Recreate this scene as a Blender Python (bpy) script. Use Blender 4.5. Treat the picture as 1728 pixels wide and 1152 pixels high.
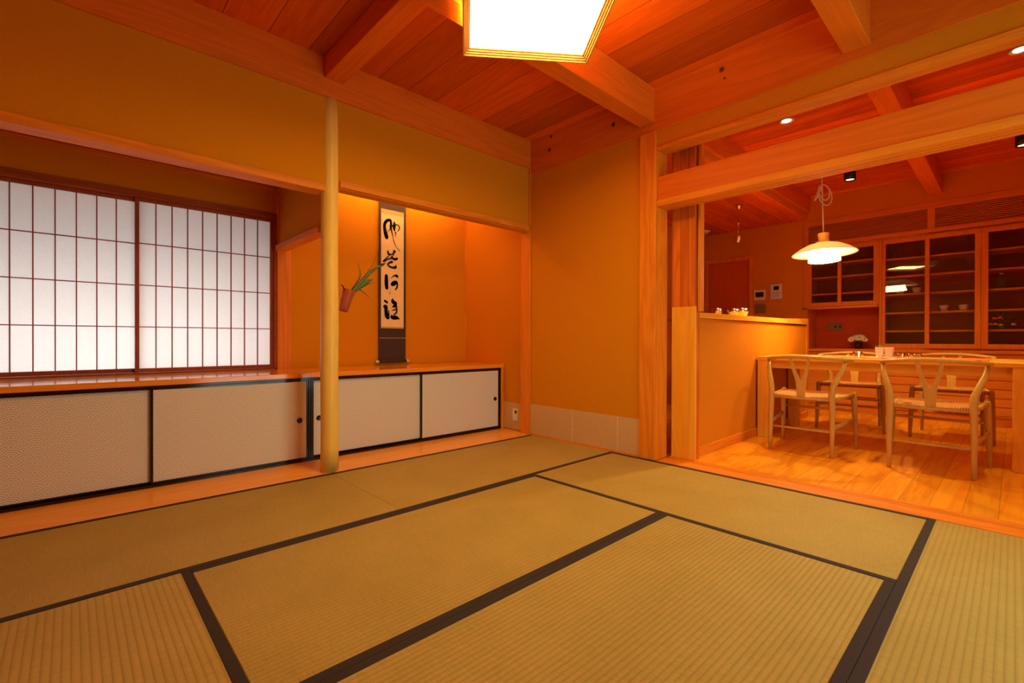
import bpy, bmesh, math, random
from mathutils import Vector, Matrix
random.seed(7)
for o in list(bpy.data.objects): bpy.data.objects.remove(o)
COL = bpy.context.scene.collection
SC = bpy.context.scene

# ------------------------------------------------------------------ camera
cd = bpy.data.cameras.new('camera'); cam = bpy.data.objects.new('camera', cd); COL.objects.link(cam)
cd.sensor_width = 36.0; cd.lens = 0.7942*1000/1728*36; cd.clip_start = 0.02
M3 = Matrix(((0.73005714, 0.00070807, -0.68338574), (-0.68338189, 0.00426831, -0.73004861), (0.0024, 0.99999064, 0.0036)))
cam.matrix_world = Matrix.Translation((-3.0232, -2.9842, 0.8538)) @ M3.to_4x4()
SC.camera = cam
SC.view_settings.view_transform = 'Standard'; SC.view_settings.look = 'None'
SC.view_settings.gamma = 1.0; SC.view_settings.use_curve_mapping = False
SC.view_settings.exposure = 0.0

# ------------------------------------------------------------------ world and daylight
wd = bpy.data.worlds.new('sky'); SC.world = wd; wd.use_nodes = True
bg = wd.node_tree.nodes['Background']; bg.inputs[0].default_value = (0.75, 0.85, 1.0, 1); bg.inputs[1].default_value = 0.6
WARM = (1.0, 0.64, 0.20)
def area(name, loc, rot, sx, sy, power, col):
    l = bpy.data.lights.new(name, 'AREA'); l.shape = 'RECTANGLE'; l.size = sx; l.size_y = sy; l.energy = power; l.color = col
    o = bpy.data.objects.new(name, l); o.location = loc; o.rotation_euler = rot; COL.objects.link(o); return o
# daylight arriving at the paper window of the recess and at the garden window behind
area('daylight_recess', (-2.75, 1.65, .72), (math.radians(-96), 0, 0), 1.9, .9, 27, (0.95, 0.98, 1.0))
area('daylight_garden', (-1.0, -3.95, 1.05), (math.radians(90), 0, 0), 1.5, 1.9, 32, (0.78, 1.0, 0.98))
def spot(name, loc, power, ang=100, col=(1.0, 0.74, 0.24), r=.03):
    l = bpy.data.lights.new(name, 'SPOT'); l.energy = power; l.color = col; l.spot_size = math.radians(ang); l.spot_blend = .6; l.shadow_soft_size = r
    o = bpy.data.objects.new(name, l); o.location = loc; COL.objects.link(o); return o
SPOT_P = 56
spot('downlight_beam', (1.25, -1.70, 2.635), SPOT_P); spot('downlight_beam', (1.25, -3.0, 2.635), SPOT_P)
spot('spotlight_beam', (2.92, -1.80, 2.54), SPOT_P*.7, 80); spot('spotlight_beam', (2.95, -3.03, 2.54), SPOT_P*.7, 80)
spot('kitchen_beam', (2.44, -.88, 2.02), 24, 90)
l = bpy.data.lights.new('pendant_bulb', 'POINT'); l.energy = 42; l.color = (1.0, 0.72, 0.26); l.shadow_soft_size = .022
o = bpy.data.objects.new('pendant_bulb', l); o.location = (1.9, -1.815, 1.625); COL.objects.link(o)
LAMP_E = 27.5; ALCOVE_E = 64.0; PEND_E = 26.0

# ------------------------------------------------------------------ helpers
def prop(o, label=None, cat=None, group=None, kind=None):
    if label: o['label'] = label
    if cat: o['category'] = cat
    if group: o['group'] = group
    if kind: o['kind'] = kind
    return o
class MB:
    def __init__(s): s.bm = bmesh.new()
    def box(s, x0, x1, y0, y1, z0, z1, bev=.0015):
        t = bmesh.new(); bmesh.ops.create_cube(t, size=1)
        for v in t.verts: v.co = Vector(((x0+x1)/2+v.co.x*(x1-x0), (y0+y1)/2+v.co.y*(y1-y0), (z0+z1)/2+v.co.z*(z1-z0)))
        b = min(bev, .3*min(abs(x1-x0), abs(y1-y0), abs(z1-z0)))
        if b > 0.0002: bmesh.ops.bevel(t, geom=list(t.edges), offset=b, segments=1, affect='EDGES')
        s.merge(t); return s
    def merge(s, t, mat=None):
        if mat is not None: bmesh.ops.transform(t, matrix=mat, verts=t.verts)
        m = bpy.data.meshes.new('tmp'); t.to_mesh(m); t.free(); s.bm.from_mesh(m); bpy.data.meshes.remove(m)
    def tube(s, pts, rad, n=12, cap=True, flat=None):
        """swept tube along pts; rad number or list; flat = (a,b) radius multipliers"""
        pts = [Vector(p) for p in pts]; N = len(pts)
        if not isinstance(rad, (list, tuple)): rad = [rad]*N
        t = bmesh.new(); rings = []; up = None
        for i, p in enumerate(pts):
            d = (pts[min(i+1, N-1)]-pts[max(i-1, 0)]).normalized()
            if up is None:
                up = Vector((0, 0, 1)) if abs(d.z) < .9 else Vector((0, 1, 0))
            a = d.cross(up).normalized(); up = a.cross(d).normalized()
            fa, fb = flat if flat else (1, 1)
            rings.append([t.verts.new(p+a*(math.cos(2*math.pi*k/n)*rad[i]*fa)+up*(math.sin(2*math.pi*k/n)*rad[i]*fb)) for k in range(n)])
        for i in range(N-1):
            for k in range(n):
                t.faces.new((rings[i][k], rings[i][(k+1) % n], rings[i+1][(k+1) % n], rings[i+1][k]))
        if cap: t.faces.new(rings[0][::-1]); t.faces.new(rings[-1])
        for f in t.faces: f.smooth = True
        bmesh.ops.recalc_face_normals(t, faces=t.faces); s.merge(t); return s
    def lathe(s, prof, c=(0, 0, 0), n=32, smooth=True, mat=None):
        """prof: list of (r,z); revolved about z"""
        t = bmesh.new(); rings = []
        for r, z in prof:
            if r < 1e-6: rings.append([t.verts.new((c[0], c[1], c[2]+z))])
            else: rings.append([t.verts.new((c[0]+r*math.cos(2*math.pi*k/n), c[1]+r*math.sin(2*math.pi*k/n), c[2]+z)) for k in range(n)])
        for i in range(len(rings)-1):
            A, B = rings[i], rings[i+1]
            for k in range(n):
                k2 = (k+1) % n
                if len(A) == 1 and len(B) == 1: continue
                if len(A) == 1: t.faces.new((A[0], B[k2], B[k]))
                elif len(B) == 1: t.faces.new((A[k], A[k2], B[0]))
                else: t.faces.new((A[k], A[k2], B[k2], B[k]))
        for f in t.faces: f.smooth = smooth
        bmesh.ops.recalc_face_normals(t, faces=t.faces); s.merge(t, mat); return s
    def poly(s, pts, thick):
        """planar polygon (list of 3d pts) extruded by vector thick"""
        t = bmesh.new(); thick = Vector(thick)
        a = [t.verts.new(p) for p in pts]; b = [t.verts.new(Vector(p)+thick) for p in pts]; n = len(a)
        t.faces.new(a); t.faces.new(b[::-1])
        for k in range(n): t.faces.new((a[k], b[k], b[(k+1) % n], a[(k+1) % n]))
        bmesh.ops.recalc_face_normals(t, faces=t.faces); s.merge(t); return s
    def build(s, name, mat, parent=None, loc=None):
        m = bpy.data.meshes.new(name); s.bm.to_mesh(m); s.bm.free(); m.materials.append(mat)
        o = bpy.data.objects.new(name, m); COL.objects.link(o)
        if parent: o.parent = parent
        if loc: o.location = loc
        return o
def struct(name, mb, mat, parent=None, **k):
    o = mb.build(name, mat, parent)
    if not parent: o['kind'] = 'structure'
    return o
def empty(name, loc, rz=0, label=None, cat=None, group=None):
    o = bpy.data.objects.new(name, None); o.location = loc; o.rotation_euler = (0, 0, rz); o.empty_display_size = .05
    COL.objects.link(o); return prop(o, label, cat, group)
def local(o, loc):
    """give a mesh built in world coordinates its own origin"""
    o.data.transform(Matrix.Translation(-Vector(loc))); o.location = loc; return o
def copy_tree(o, parent=None):
    c = o.copy(); COL.objects.link(c); c.parent = parent
    for ch in list(o.children): copy_tree(ch, c)
    return c
def B(*a, **k): return MB().box(*a, **k)

# ------------------------------------------------------------------ materials
def newmat(name):
    m = bpy.data.materials.new(name); m.use_nodes = True
    nt = m.node_tree; return m, nt, nt.nodes['Principled BSDF']
def lnk(nt, a, b): nt.links.new(a, b)
def mth(nt, op, a, b=None, c=None):
    n = nt.nodes.new('ShaderNodeMath'); n.operation = op
    for i, v in enumerate((a, b, c)):
        if v is None: continue
        if isinstance(v, (int, float)): n.inputs[i].default_value = v
        else: nt.links.new(v, n.inputs[i])
    return n.outputs[0]
def coords(nt): return nt.nodes.new('ShaderNodeTexCoord').outputs['Object']
def mapping(nt, vec, scale=(1, 1, 1), loc=None):
    n = nt.nodes.new('ShaderNodeMapping'); n.inputs['Scale'].default_value = scale; lnk(nt, vec, n.inputs['Vector'])
    if loc is not None: lnk(nt, loc, n.inputs['Location'])
    return n.outputs[0]
def noise(nt, vec, scale, detail=4, rough=.5, dist=0):
    n = nt.nodes.new('ShaderNodeTexNoise'); n.inputs['Scale'].default_value = scale; n.inputs['Detail'].default_value = detail
    n.inputs['Roughness'].default_value = rough; n.inputs['Distortion'].default_value = dist; lnk(nt, vec, n.inputs['Vector']); return n.outputs[0]
def ramp(nt, fac, stops):
    n = nt.nodes.new('ShaderNodeValToRGB'); el = n.color_ramp.elements
    while len(el) < len(stops): el.new(.5)
    for e, (p, c) in zip(el, stops): e.position = p; e.color = (*c, 1)
    lnk(nt, fac, n.inputs[0]); return n.outputs[0]
def mixc(nt, fac, a, b, mode='MIX'):
    n = nt.nodes.new('ShaderNodeMix'); n.data_type = 'RGBA'; n.blend_type = mode
    for i, v in ((0, fac), (6, a), (7, b)):
        if isinstance(v, (int, float)): n.inputs[i].default_value = v
        elif isinstance(v, tuple): n.inputs[i].default_value = (*v, 1)
        else: lnk(nt, v, n.inputs[i])
    return n.outputs[2]
def bump(nt, p, h, strength=.3, dist=.002):
    n = nt.nodes.new('ShaderNodeBump'); n.inputs['Strength'].default_value = strength; n.inputs['Distance'].default_value = dist
    lnk(nt, h, n.inputs['Height']); lnk(nt, n.outputs[0], p.inputs['Normal'])
def white(nt, v):
    n = nt.nodes.new('ShaderNodeTexWhiteNoise'); n.noise_dimensions = '1D'; lnk(nt, v, n.inputs['W']); return n.outputs['Value']
def plain(name, col, rough=.6, metal=0, **k):
    m, nt, p = newmat(name); p.inputs['Base Color'].default_value = (*col, 1); p.inputs['Roughness'].default_value = rough
    p.inputs['Metallic'].default_value = metal
    n = noise(nt, coords(nt), k.get('ns', 40), 3)
    lnk(nt, mixc(nt, n, tuple(c*.9 for c in col), tuple(min(1, c*1.08) for c in col)), p.inputs['Base Color'])
    if 'bump' in k: bump(nt, p, n, k['bump'], .001)
    return m
def wood(name, c1, c2, ax, rough=.55, spec=.2, plank=None, knots=None, contrast=1.0, gap=.0025, seamcol=.25, tone=.16):
    m, nt, p = newmat(name); co = coords(nt)
    oi = nt.nodes.new('ShaderNodeObjectInfo'); r = mth(nt, 'MULTIPLY', oi.outputs['Random'], 37.0)
    i = 'XYZ'.index(ax); sep = nt.nodes.new('ShaderNodeSeparateXYZ'); lnk(nt, co, sep.inputs[0])
    comb = nt.nodes.new('ShaderNodeCombineXYZ')
    off = r
    if plank:
        pi = 'XYZ'.index(plank[0]); u = mth(nt, 'DIVIDE', mth(nt, 'ADD', sep.outputs[pi], plank[2] if len(plank) > 2 else 0), plank[1])
        cell = mth(nt, 'FLOOR', u); rnd = white(nt, mth(nt, 'ADD', cell, 3.3)); off = mth(nt, 'ADD', r, mth(nt, 'MULTIPLY', rnd, 29.0))
    for k in range(3): lnk(nt, off, comb.inputs[k])
    stretch = [1, 1, 1]; stretch[i] = .09
    v = mapping(nt, co, tuple(stretch), comb.outputs[0])
    big = noise(nt, v, 5.0, 3, .5, 1.2)
    w = nt.nodes.new('ShaderNodeMath'); w.operation = 'SINE'
    lnk(nt, mth(nt, 'MULTIPLY', big, 46.0), w.inputs[0]); rings = mth(nt, 'MULTIPLY_ADD', w.outputs[0], .5, .5)
    st2 = [1, 1, 1]; st2[i] = .03
    fine = noise(nt, mapping(nt, co, tuple(st2), comb.outputs[0]), 90, 4, .6)
    f = mth(nt, 'ADD', mth(nt, 'MULTIPLY', rings, .45*contrast), mth(nt, 'MULTIPLY', fine, .55))
    f = mth(nt, 'ADD', f, mth(nt, 'MULTIPLY', big, .2))
    c = ramp(nt, f, [(.2, c1), (.85, c2)])
    if plank:
        c = mixc(nt, 1.0, c, ramp(nt, rnd, [(0, (1-tone,)*3), (1, (1+tone*.6,)*3)]), 'MULTIPLY')
        fr = mth(nt, 'FRACT', u); edge = mth(nt, 'LESS_THAN', mth(nt, 'MULTIPLY', fr, plank[1]), gap)
        c = mixc(nt, edge, c, tuple(x*seamcol for x in c1))
        bump(nt, p, mth(nt, 'SUBTRACT', mth(nt, 'MULTIPLY', fine, .15), edge), .35, .002)
    else: bump(nt, p, fine, .08, .001)
    if knots:
        tot = None
        for (kx, ky, kz, kr) in knots:
            d = nt.nodes.new('ShaderNodeVectorMath'); d.operation = 'DISTANCE'; lnk(nt, co, d.inputs[0]); d.inputs[1].default_value = (kx, ky, kz)
            mr = mth(nt, 'SUBTRACT', 1.0, mth(nt, 'SMOOTH_MIN', mth(nt, 'DIVIDE', d.outputs['Value'], kr), 1.0, .3))
            tot = mr if tot is None else mth(nt, 'ADD', tot, mr)
        c = mixc(nt, mth(nt, 'MINIMUM', mth(nt, 'MULTIPLY', tot, 1.6), .9), c, (.06, .012, .004))
    lnk(nt, c, p.inputs['Base Color']); p.inputs['Roughness'].default_value = rough; p.inputs['Specular IOR Level'].default_value = spec
    return m
def emit(name, col, e):
    m, nt, p = newmat(name); p.inputs['Base Color'].default_value = (*col, 1)
    p.inputs['Emission Color'].default_value = (*col, 1); p.inputs['Emission Strength'].default_value = e; return m

# beams / posts
BC1, BC2 = (.68, .145, .004), (.84, .205, .008)
BEAM = {a: wood('beam_wood_'+a, BC1, BC2, a, contrast=.6) for a in 'XYZ'}
BEAMK = wood('beam_wood_knots', BC1, BC2, 'Y', contrast=.6, knots=[(0, -1.702, 2.577, .022), (0, -1.72, 2.515, .01), (0, -.881, 2.5, .022), (0, -.242, 2.609, .018), (0, -.222, 2.498, .022), (0, -2.9, 2.45, .02)])
CEIL = wood('ceiling_boards', (.62, .10, .002), (.82, .155, .004), 'Y', rough=.6, spec=.15, plank=('X', .232, .10), gap=.004, tone=.22, contrast=.5)
CEILK = wood('kitchen_ceiling_boards', (.62, .09, .003), (.82, .14, .004), 'X', rough=.55, spec=.25, plank=('Y', .12), gap=.003, tone=.2)
CEILD = wood('dining_ceiling_boards', (.62, .09, .003), (.85, .15, .004), 'Y', rough=.55, spec=.25, plank=('X', .14), gap=.004, tone=.3)
LEDGE = wood('ledge_wood', (.90, .36, .03), (.98, .46, .05), 'X', rough=.3)
COUNTER = wood('counter_wood', (.85, .27, .015), (.93, .36, .03), 'X', rough=.12, spec=.6)
TRIM = {a: wood('trim_wood_'+a, (.72, .195, .006), (.86, .285, .012), a) for a in 'XYZ'}
DARKT = {a: wood('shoji_wood_'+a, (.30, .06, .01), (.46, .10, .016), a, contrast=.5) for a in 'XYZ'}
FLOORM = wood('dining_floor_boards', (.82, .27, .008), (.95, .42, .02), 'X', rough=.28, spec=.3, plank=('Y', .125, .06), gap=.002, contrast=1.2, seamcol=.45)
LOG = wood('peeled_log', (.88, .56, .09), (.97, .68, .14), 'Z', rough=.32, contrast=.4)
CHAIRW = {a: wood('chair_wood_'+a, (.54, .31, .06), (.70, .43, .095), a, rough=.35, contrast=.4) for a in 'XZ'}
TABLEW = {a: wood('table_wood_'+a, (.86, .40, .035), (.96, .52, .06), a, rough=.3, contrast=.6) for a in 'YZ'}
CABW = {a: wood('cabinet_wood_'+a, (.66, .195, .018), (.80, .275, .03), a, contrast=.5) for a in 'YZ'}
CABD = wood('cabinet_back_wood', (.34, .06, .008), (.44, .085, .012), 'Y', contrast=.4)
VASEW = wood('smoked_bamboo', (.28, .06, .02), (.45, .10, .03), 'Z', rough=.3)
DOORW = wood('door_wood', (.62, .10, .004), (.76, .15, .006), 'Z', contrast=.3)

def plaster(name, col):
    m, nt, p = newmat(name); co = coords(nt); n = noise(nt, co, 180, 3, .6); n2 = noise(nt, co, 1.3, 2)
    c = mixc(nt, n, tuple(x*.88 for x in col), tuple(x*1.1 for x in col)); c = mixc(nt, mth(nt, 'MULTIPLY', n2, .25), c, tuple(x*.85 for x in col))
    lnk(nt, c, p.inputs['Base Color']); p.inputs['Roughness'].default_value = .95; p.inputs['Specular IOR Level'].default_value = .1; bump(nt, p, n, .25, .0012); return m
PLASTER = plaster('juraku_plaster', (.71, .268, .005))
PLASTERD = plaster('dining_plaster', (.72, .25, .008))
WASHI = plain('washi_skirting', (.66, .42, .17), .8, bump=.1)
WASHIL = plain('washi_seam', (.78, .56, .28), .8)
LACQ = plain('black_lacquer', (.006, .006, .006), .12)
BLACKM = plain('black_metal', (.012, .012, .012), .4)

def tatami():
    m, nt, p = newmat('tatami_rush'); co = coords(nt); sep = nt.nodes.new('ShaderNodeSeparateXYZ'); lnk(nt, co, sep.inputs[0])
    P = .0192
    s = mth(nt, 'ABSOLUTE', mth(nt, 'SINE', mth(nt, 'MULTIPLY', sep.outputs[1], math.pi/P)))
    fine = noise(nt, mapping(nt, co, (1, .05, 1)), 420, 2, .6)     # individual rushes run across the mat
    big = noise(nt, co, 3.0, 3)
    h = mth(nt, 'ADD', mth(nt, 'POWER', s, .6), mth(nt, 'MULTIPLY', fine, .35))
    c = ramp(nt, mth(nt, 'ADD', mth(nt, 'MULTIPLY', fine, .7), mth(nt, 'MULTIPLY', big, .4)), [(.3, (.36, .265, .048)), (.75, (.51, .385, .09))])
    c = mixc(nt, mth(nt, 'MULTIPLY', mth(nt, 'SUBTRACT', 1.0, mth(nt, 'POWER', s, .5)), .5), c, (.26, .17, .025))
    lnk(nt, c, p.inputs['Base Color']); p.inputs['Roughness'].default_value = .62; p.inputs['Specular IOR Level'].default_value = .3
    bump(nt, p, h, .45, .0022); return m
TATAMI = tatami()
def heri():
    m, nt, p = newmat('mat_border_cloth'); n = noise(nt, coords(nt), 500, 2)
    lnk(nt, mixc(nt, n, (.018, .012, .009), (.038, .026, .019)), p.inputs['Base Color']); p.inputs['Roughness'].default_value = .85; bump(nt, p, n, .3, .0006); return m
HERI = heri()
def seigaiha():
    """overlapping wave-scale pattern printed on the sliding doors"""
    m, nt, p = newmat('wave_pattern_paper'); co = coords(nt); sep = nt.nodes.new('ShaderNodeSeparateXYZ'); lnk(nt, co, sep.inputs[0])
    W, R, H = .084, .042, .0235
    v = mth(nt, 'ADD', sep.outputs[2], 5.0); u = mth(nt, 'ADD', sep.outputs[0], 20.0)
    j0 = mth(nt, 'FLOOR', mth(nt, 'DIVIDE', v, H)); out = None
    for dj in (0, 1):
        j = mth(nt, 'SUBTRACT', j0, float(dj)); sh = mth(nt, 'MULTIPLY', mth(nt, 'MODULO', j, 2.0), .5)
        du = mth(nt, 'MULTIPLY', mth(nt, 'SUBTRACT', mth(nt, 'FRACT', mth(nt, 'ADD', mth(nt, 'DIVIDE', u, W), sh)), .5), W)
        dv = mth(nt, 'SUBTRACT', v, mth(nt, 'MULTIPLY', j, H))
        d = mth(nt, 'SQRT', mth(nt, 'ADD', mth(nt, 'MULTIPLY', du, du), mth(nt, 'MULTIPLY', mth(nt, 'MULTIPLY', dv, dv), 1.08)))
        if out is None: out = d
        else:
            inside = mth(nt, 'LESS_THAN', d, R)
            out = mth(nt, 'ADD', mth(nt, 'MULTIPLY', inside, d), mth(nt, 'MULTIPLY', mth(nt, 'SUBTRACT', 1.0, inside), out))
    w = mth(nt, 'MULTIPLY_ADD', mth(nt, 'COSINE', mth(nt, 'MULTIPLY', out, 2*math.pi/(R/4))), .5, .5)
    lnk(nt, ramp(nt, w, [(.3, (.54, .48, .36)), (.6, (.84, .82, .65))]), p.inputs['Base Color'])
    p.inputs['Roughness'].default_value = .75; bump(nt, p, w, .15, .001); return m
FUSUMA = seigaiha()
def washi_paper():
    m, nt, p = newmat('shoji_paper'); nt.nodes.remove(p); out = nt.nodes['Material Output']
    n = noise(nt, coords(nt), 60, 5, .7); c = mixc(nt, n, (.84, .82, .78), (.95, .94, .92))
    d = nt.nodes.new('ShaderNodeBsdfDiffuse'); t = nt.nodes.new('ShaderNodeBsdfTranslucent'); lnk(nt, c, d.inputs[0]); lnk(nt, c, t.inputs[0])
    mx = nt.nodes.new('ShaderNodeMixShader'); mx.inputs[0].default_value = .55; lnk(nt, d.outputs[0], mx.inputs[1]); lnk(nt, t.outputs[0], mx.inputs[2])
    lnk(nt, mx.outputs[0], out.inputs[0]); return m
PAPER = washi_paper()
def glassmat(name, tint=(1, 1, 1), refl=1.0):
    m, nt, p = newmat(name); nt.nodes.remove(p); out = nt.nodes['Material Output']
    t = nt.nodes.new('ShaderNodeBsdfTransparent'); t.inputs[0].default_value = (*tint, 1); g = nt.nodes.new('ShaderNodeBsdfGlossy'); g.inputs['Roughness'].default_value = .0
    fr = nt.nodes.new('ShaderNodeLayerWeight'); fr.inputs[0].default_value = .5; sch = mth(nt, 'MULTIPLY_ADD', mth(nt, 'POWER', fr.outputs['Facing'], 5.0), .96, .04)
    mx = nt.nodes.new('ShaderNodeMixShader'); lnk(nt, mth(nt, 'MULTIPLY', sch, refl), mx.inputs[0]); lnk(nt, t.outputs[0], mx.inputs[1]); lnk(nt, g.outputs[0], mx.inputs[2])
    lnk(nt, mx.outputs[0], out.inputs[0]); return m
GLASS = glassmat('pane_glass', (.93, .95, .93), 1.2)
TUMBLER = glassmat('tumbler_glass', (.97, .97, .97), 3.5)
CHROME = plain('brushed_steel', (.75, .70, .62), .18, 1)
CERAMIC = plain('white_ceramic', (.80, .70, .60), .3)
CREAM = plain('cream_plastic', (.80, .74, .62), .4)
SCREEN = plain('dark_screen', (.02, .012, .012), .15)
PLATE = plain('metal_switch_plate', (.30, .19, .06), .5, .2)
SCROLLC = plain('scroll_dark_cloth', (.055, .032, .022), .9, ns=300, bump=.3)
SCROLLP = plain('scroll_paper', (.94, .70, .27), .9, ns=20)
GOLD = plain('gold_brocade', (.62, .38, .08), .6, ns=200)
INK = plain('ink', (.02, .012, .01), .7)
LEAF = plain('leaf_green', (.10, .17, .02), .45, ns=80)
LEAFD = plain('leaf_dark_green', (.035, .07, .012), .5, ns=80)
BUD = plain('bud_purple', (.06, .012, .02), .5)
PETALW = plain('white_petal', (.95, .92, .70), .6)
PETALO = plain('orange_petal', (.98, .40, .05), .6)
PETALR = plain('red_petal', (.95, .15, .03), .6)
YELLOW = plain('flower_centre', (.7, .4, .05), .7)
SOIL = plain('dark_pot', (.05, .02, .012), .6)
RUNNER = plain('orange_runner_cloth', (.80, .16, .03), .8, ns=200)
RUNNERD = plain('dark_red_stitch', (.25, .02, .01), .8)
def cord():
    m, nt, p = newmat('paper_cord'); co = coords(nt); sep = nt.nodes.new('ShaderNodeSeparateXYZ'); lnk(nt, co, sep.inputs[0])
    ax = mth(nt, 'ABSOLUTE', mth(nt, 'DIVIDE', mth(nt, 'SUBTRACT', sep.outputs[0], .235), .235)); ay = mth(nt, 'ABSOLUTE', mth(nt, 'DIVIDE', sep.outputs[1], .24))
    sel = mth(nt, 'GREATER_THAN', ax, ay)    # front/back sectors: strands run front to back
    a = mth(nt, 'ABSOLUTE', mth(nt, 'SINE', mth(nt, 'MULTIPLY', sep.outputs[1], math.pi/.013))); b = mth(nt, 'ABSOLUTE', mth(nt, 'SINE', mth(nt, 'MULTIPLY', sep.outputs[0], math.pi/.013)))
    h = mth(nt, 'ADD', mth(nt, 'MULTIPLY', sel, a), mth(nt, 'MULTIPLY', mth(nt, 'SUBTRACT', 1.0, sel), b))
    lnk(nt, ramp(nt, h, [(.1, (.26, .085, .012)), (.7, (.62, .25, .035))]), p.inputs['Base Color']); p.inputs['Roughness'].default_value = .75; bump(nt, p, h, .5, .003); return m
CORD = cord()
LAMPM = emit('lamp_diffuser_glow', (1.0, .66, .235), LAMP_E)
LAMPU = emit('lamp_top_glow', (1.0, .66, .20), LAMP_E*.46)
ALCM = emit('alcove_tube_glow', (1.0, .60, .28), ALCOVE_E)
PENDM = emit('pendant_glow', (1.0, .70, .42), PEND_E)
DOWNM = emit('downlight_glow', (1.0, .72, .42), 12)
LAMPF = wood('lamp_frame_wood', (.62, .32, .08), (.80, .45, .13), 'X', contrast=.3)
def shade():
    m, nt, p = newmat('lamp_shade_enamel'); n = noise(nt, coords(nt), 30, 2)
    lnk(nt, mixc(nt, n, (.78, .55, .28), (.84, .62, .33)), p.inputs['Base Color']); p.inputs['Roughness'].default_value = .4
    p.inputs['Emission Color'].default_value = (1, .5, .12, 1); p.inputs['Emission Strength'].default_value = .35; return m
SHADE = shade()

# ================================================================== SETTING
# floors
struct('floor', B(-3.70, .214, -3.70, 1.1, -.12, -.0525, bev=0), TRIM['X'])
f = struct('floor', B(.215, 4.25, -3.7, 1.2, -.06, 0, bev=0), FLOORM)
# threshold with two sliding-door tracks
t = MB()
for a, b in ((.0015, .13), (.142, .165), (.177, .214)): t.box(a, b, -3.62, -1.248, -.052, .0)
t.box(.0015, .214, -3.62, -1.248, -.052, -.008, bev=0)
struct('trim_1', t, TRIM['Y'])
# ledge board under the alcove cabinets
struct('trim_2', B(-3.62, .028, .0015, .998, -.052, .0), LEDGE)
# walls of the tatami room
struct('wall_right', B(.002, .12, -1.12, .0, -.05, 2.335, bev=0), PLASTER)
struct('wall_right', B(.01, .10, -3.62, -1.247, 2.222, 2.335, bev=0), PLASTER)
struct('wall_left', B(-3.72, -3.62, -3.62, 1.0, -.05, 2.66, bev=0), PLASTER)
# rear wall with a garden window
rw = MB()
rw.box(-3.72, -1.8, -3.72, -3.62, -.05, 2.66, bev=0).box(-.2, .12, -3.72, -3.62, -.05, 2.66, bev=0).box(-1.8, -.2, -3.72, -3.62, 2.1, 2.66, bev=0).box(-1.8, -.2, -3.72, -3.62, -.05, .02, bev=0)
struct('wall_rear', rw, PLASTER)
w = MB()
for a, b, c, d in ((-1.8, -.2, .02, .07), (-1.8, -.2, 2.05, 2.1), (-1.8, -1.75, .07, 2.05), (-.25, -.2, .07, 2.05), (-1.025, -.975, .07, 2.05)): w.box(a, b, -3.70, -3.64, c, d)
wo = struct('window_2', w, TRIM['X']); B(-1.75, -.25, -3.672, -3.668, .07, 2.05, bev=0).build('pane', GLASS, wo)
# paper skirting
for i, (a, b, th) in enumerate(((-1.118, -.928, .003), (-.928, -.488, .003), (-.488, -.002, .003))):
    struct('baseboard_right', B(-.002, .0018, a, b, .014, .276, bev=0), WASHI)
for y_ in (-.928, -.488): struct('baseboard_right', B(-.0024, -.0005, y_-.004, y_+.004, .014, .276, bev=0), WASHIL)
struct('baseboard_right', B(-.0055, .0018, -1.118, -.002, -.051, .013), TRIM['Y'])
struct('baseboard_alcove', B(.026, .0298, .118, .392, .012, .26, bev=0), WASHI)
# wall above the alcove opening
struct('wall_back', B(-3.62, .0, .02, .10, 1.83, 2.395, bev=0), PLASTER)
# lintels (left bay lower than the right bay)
struct('trim_3', B(-3.62, -1.85, .0, .125, 1.793, 1.836), TRIM['X'])
struct('trim_4', B(-1.752, -.002, .0, .125, 1.838, 1.882), TRIM['X'])
# slim post in the room corner
struct('trim_5', B(-.012, .028, .0, .118, .0005, 2.39), TRIM['Z'])
# alcove shell
struct('wall_alcove', B(.03, .12, .12, 1.1, -.0, 2.40, bev=0), PLASTER)
struct('wall_alcove', B(-1.735, .03, 1.0, 1.1, .0, 2.40, bev=0), PLASTER)
struct('trim_6', B(.018, .03, .988, 1.0, .622, 2.40), TRIM['Z'])
struct('trim_7', B(-1.84, -1.735, .985, 1.10, .0, 2.40), TRIM['Z'])
# plaster over the paper window, recess ceiling
struct('wall_recess', B(-3.62, -1.84, 1.0, 1.1, 1.842, 2.045, bev=0), PLASTER)
struct('wall_recess', B(-3.62, -1.84, 1.0, 1.1, .0, .618, bev=0), PLASTER)
struct('ceiling_recess', B(-3.62, -1.80, .10, 1.1, 2.047, 2.08, bev=0), wood('recess_boards', (.34, .06, .006), (.44, .09, .01), 'X', plank=('Y', .2)))
struct('trim_8', B(-3.62, -1.86, .985, 1.0, 2.02, 2.047), TRIM['X'])
struct('ceiling_alcove', B(-1.80, .03, .10, 1.1, 2.40, 2.43, bev=0), CEIL)
# hanging partition between the two bays with its bottom rail
struct('wall_partition', B(-1.83, -1.80, .113, .985, 1.59, 2.40, bev=0), PLASTER)
struct('trim_9', B(-1.855, -1.775, .113, .985, 1.548, 1.59), TRIM['Y'])
# beams of the tatami room
struct('trim_10', B(-3.62, .0, .0, .14, 2.395, 2.65, bev=.003), BEAM['X'])
struct('trim_11', B(.0, .14, -3.62, .14, 2.335, 2.65, bev=.003), BEAMK)
struct('trim_12', B(-1.856, -1.732, -1.108, .0, 2.505, 2.64, bev=.003), BEAM['Y'])
struct('trim_13', B(-3.62, .0, -1.232, -1.108, 2.402, 2.64, bev=.003), BEAM['X'])
struct('trim_14', B(-3.62, .0, -2.467, -2.346, 2.388, 2.64, bev=.003), BEAM['X'])
struct('ceiling', B(-3.66, .0, -3.66, .0, 2.642, 2.68, bev=0), CEIL)
# corner post of the wide opening
struct('trim_15', B(-.014, .157, -1.246, -1.120, .0005, 2.335, bev=.003), TRIM['Z'])
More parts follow.
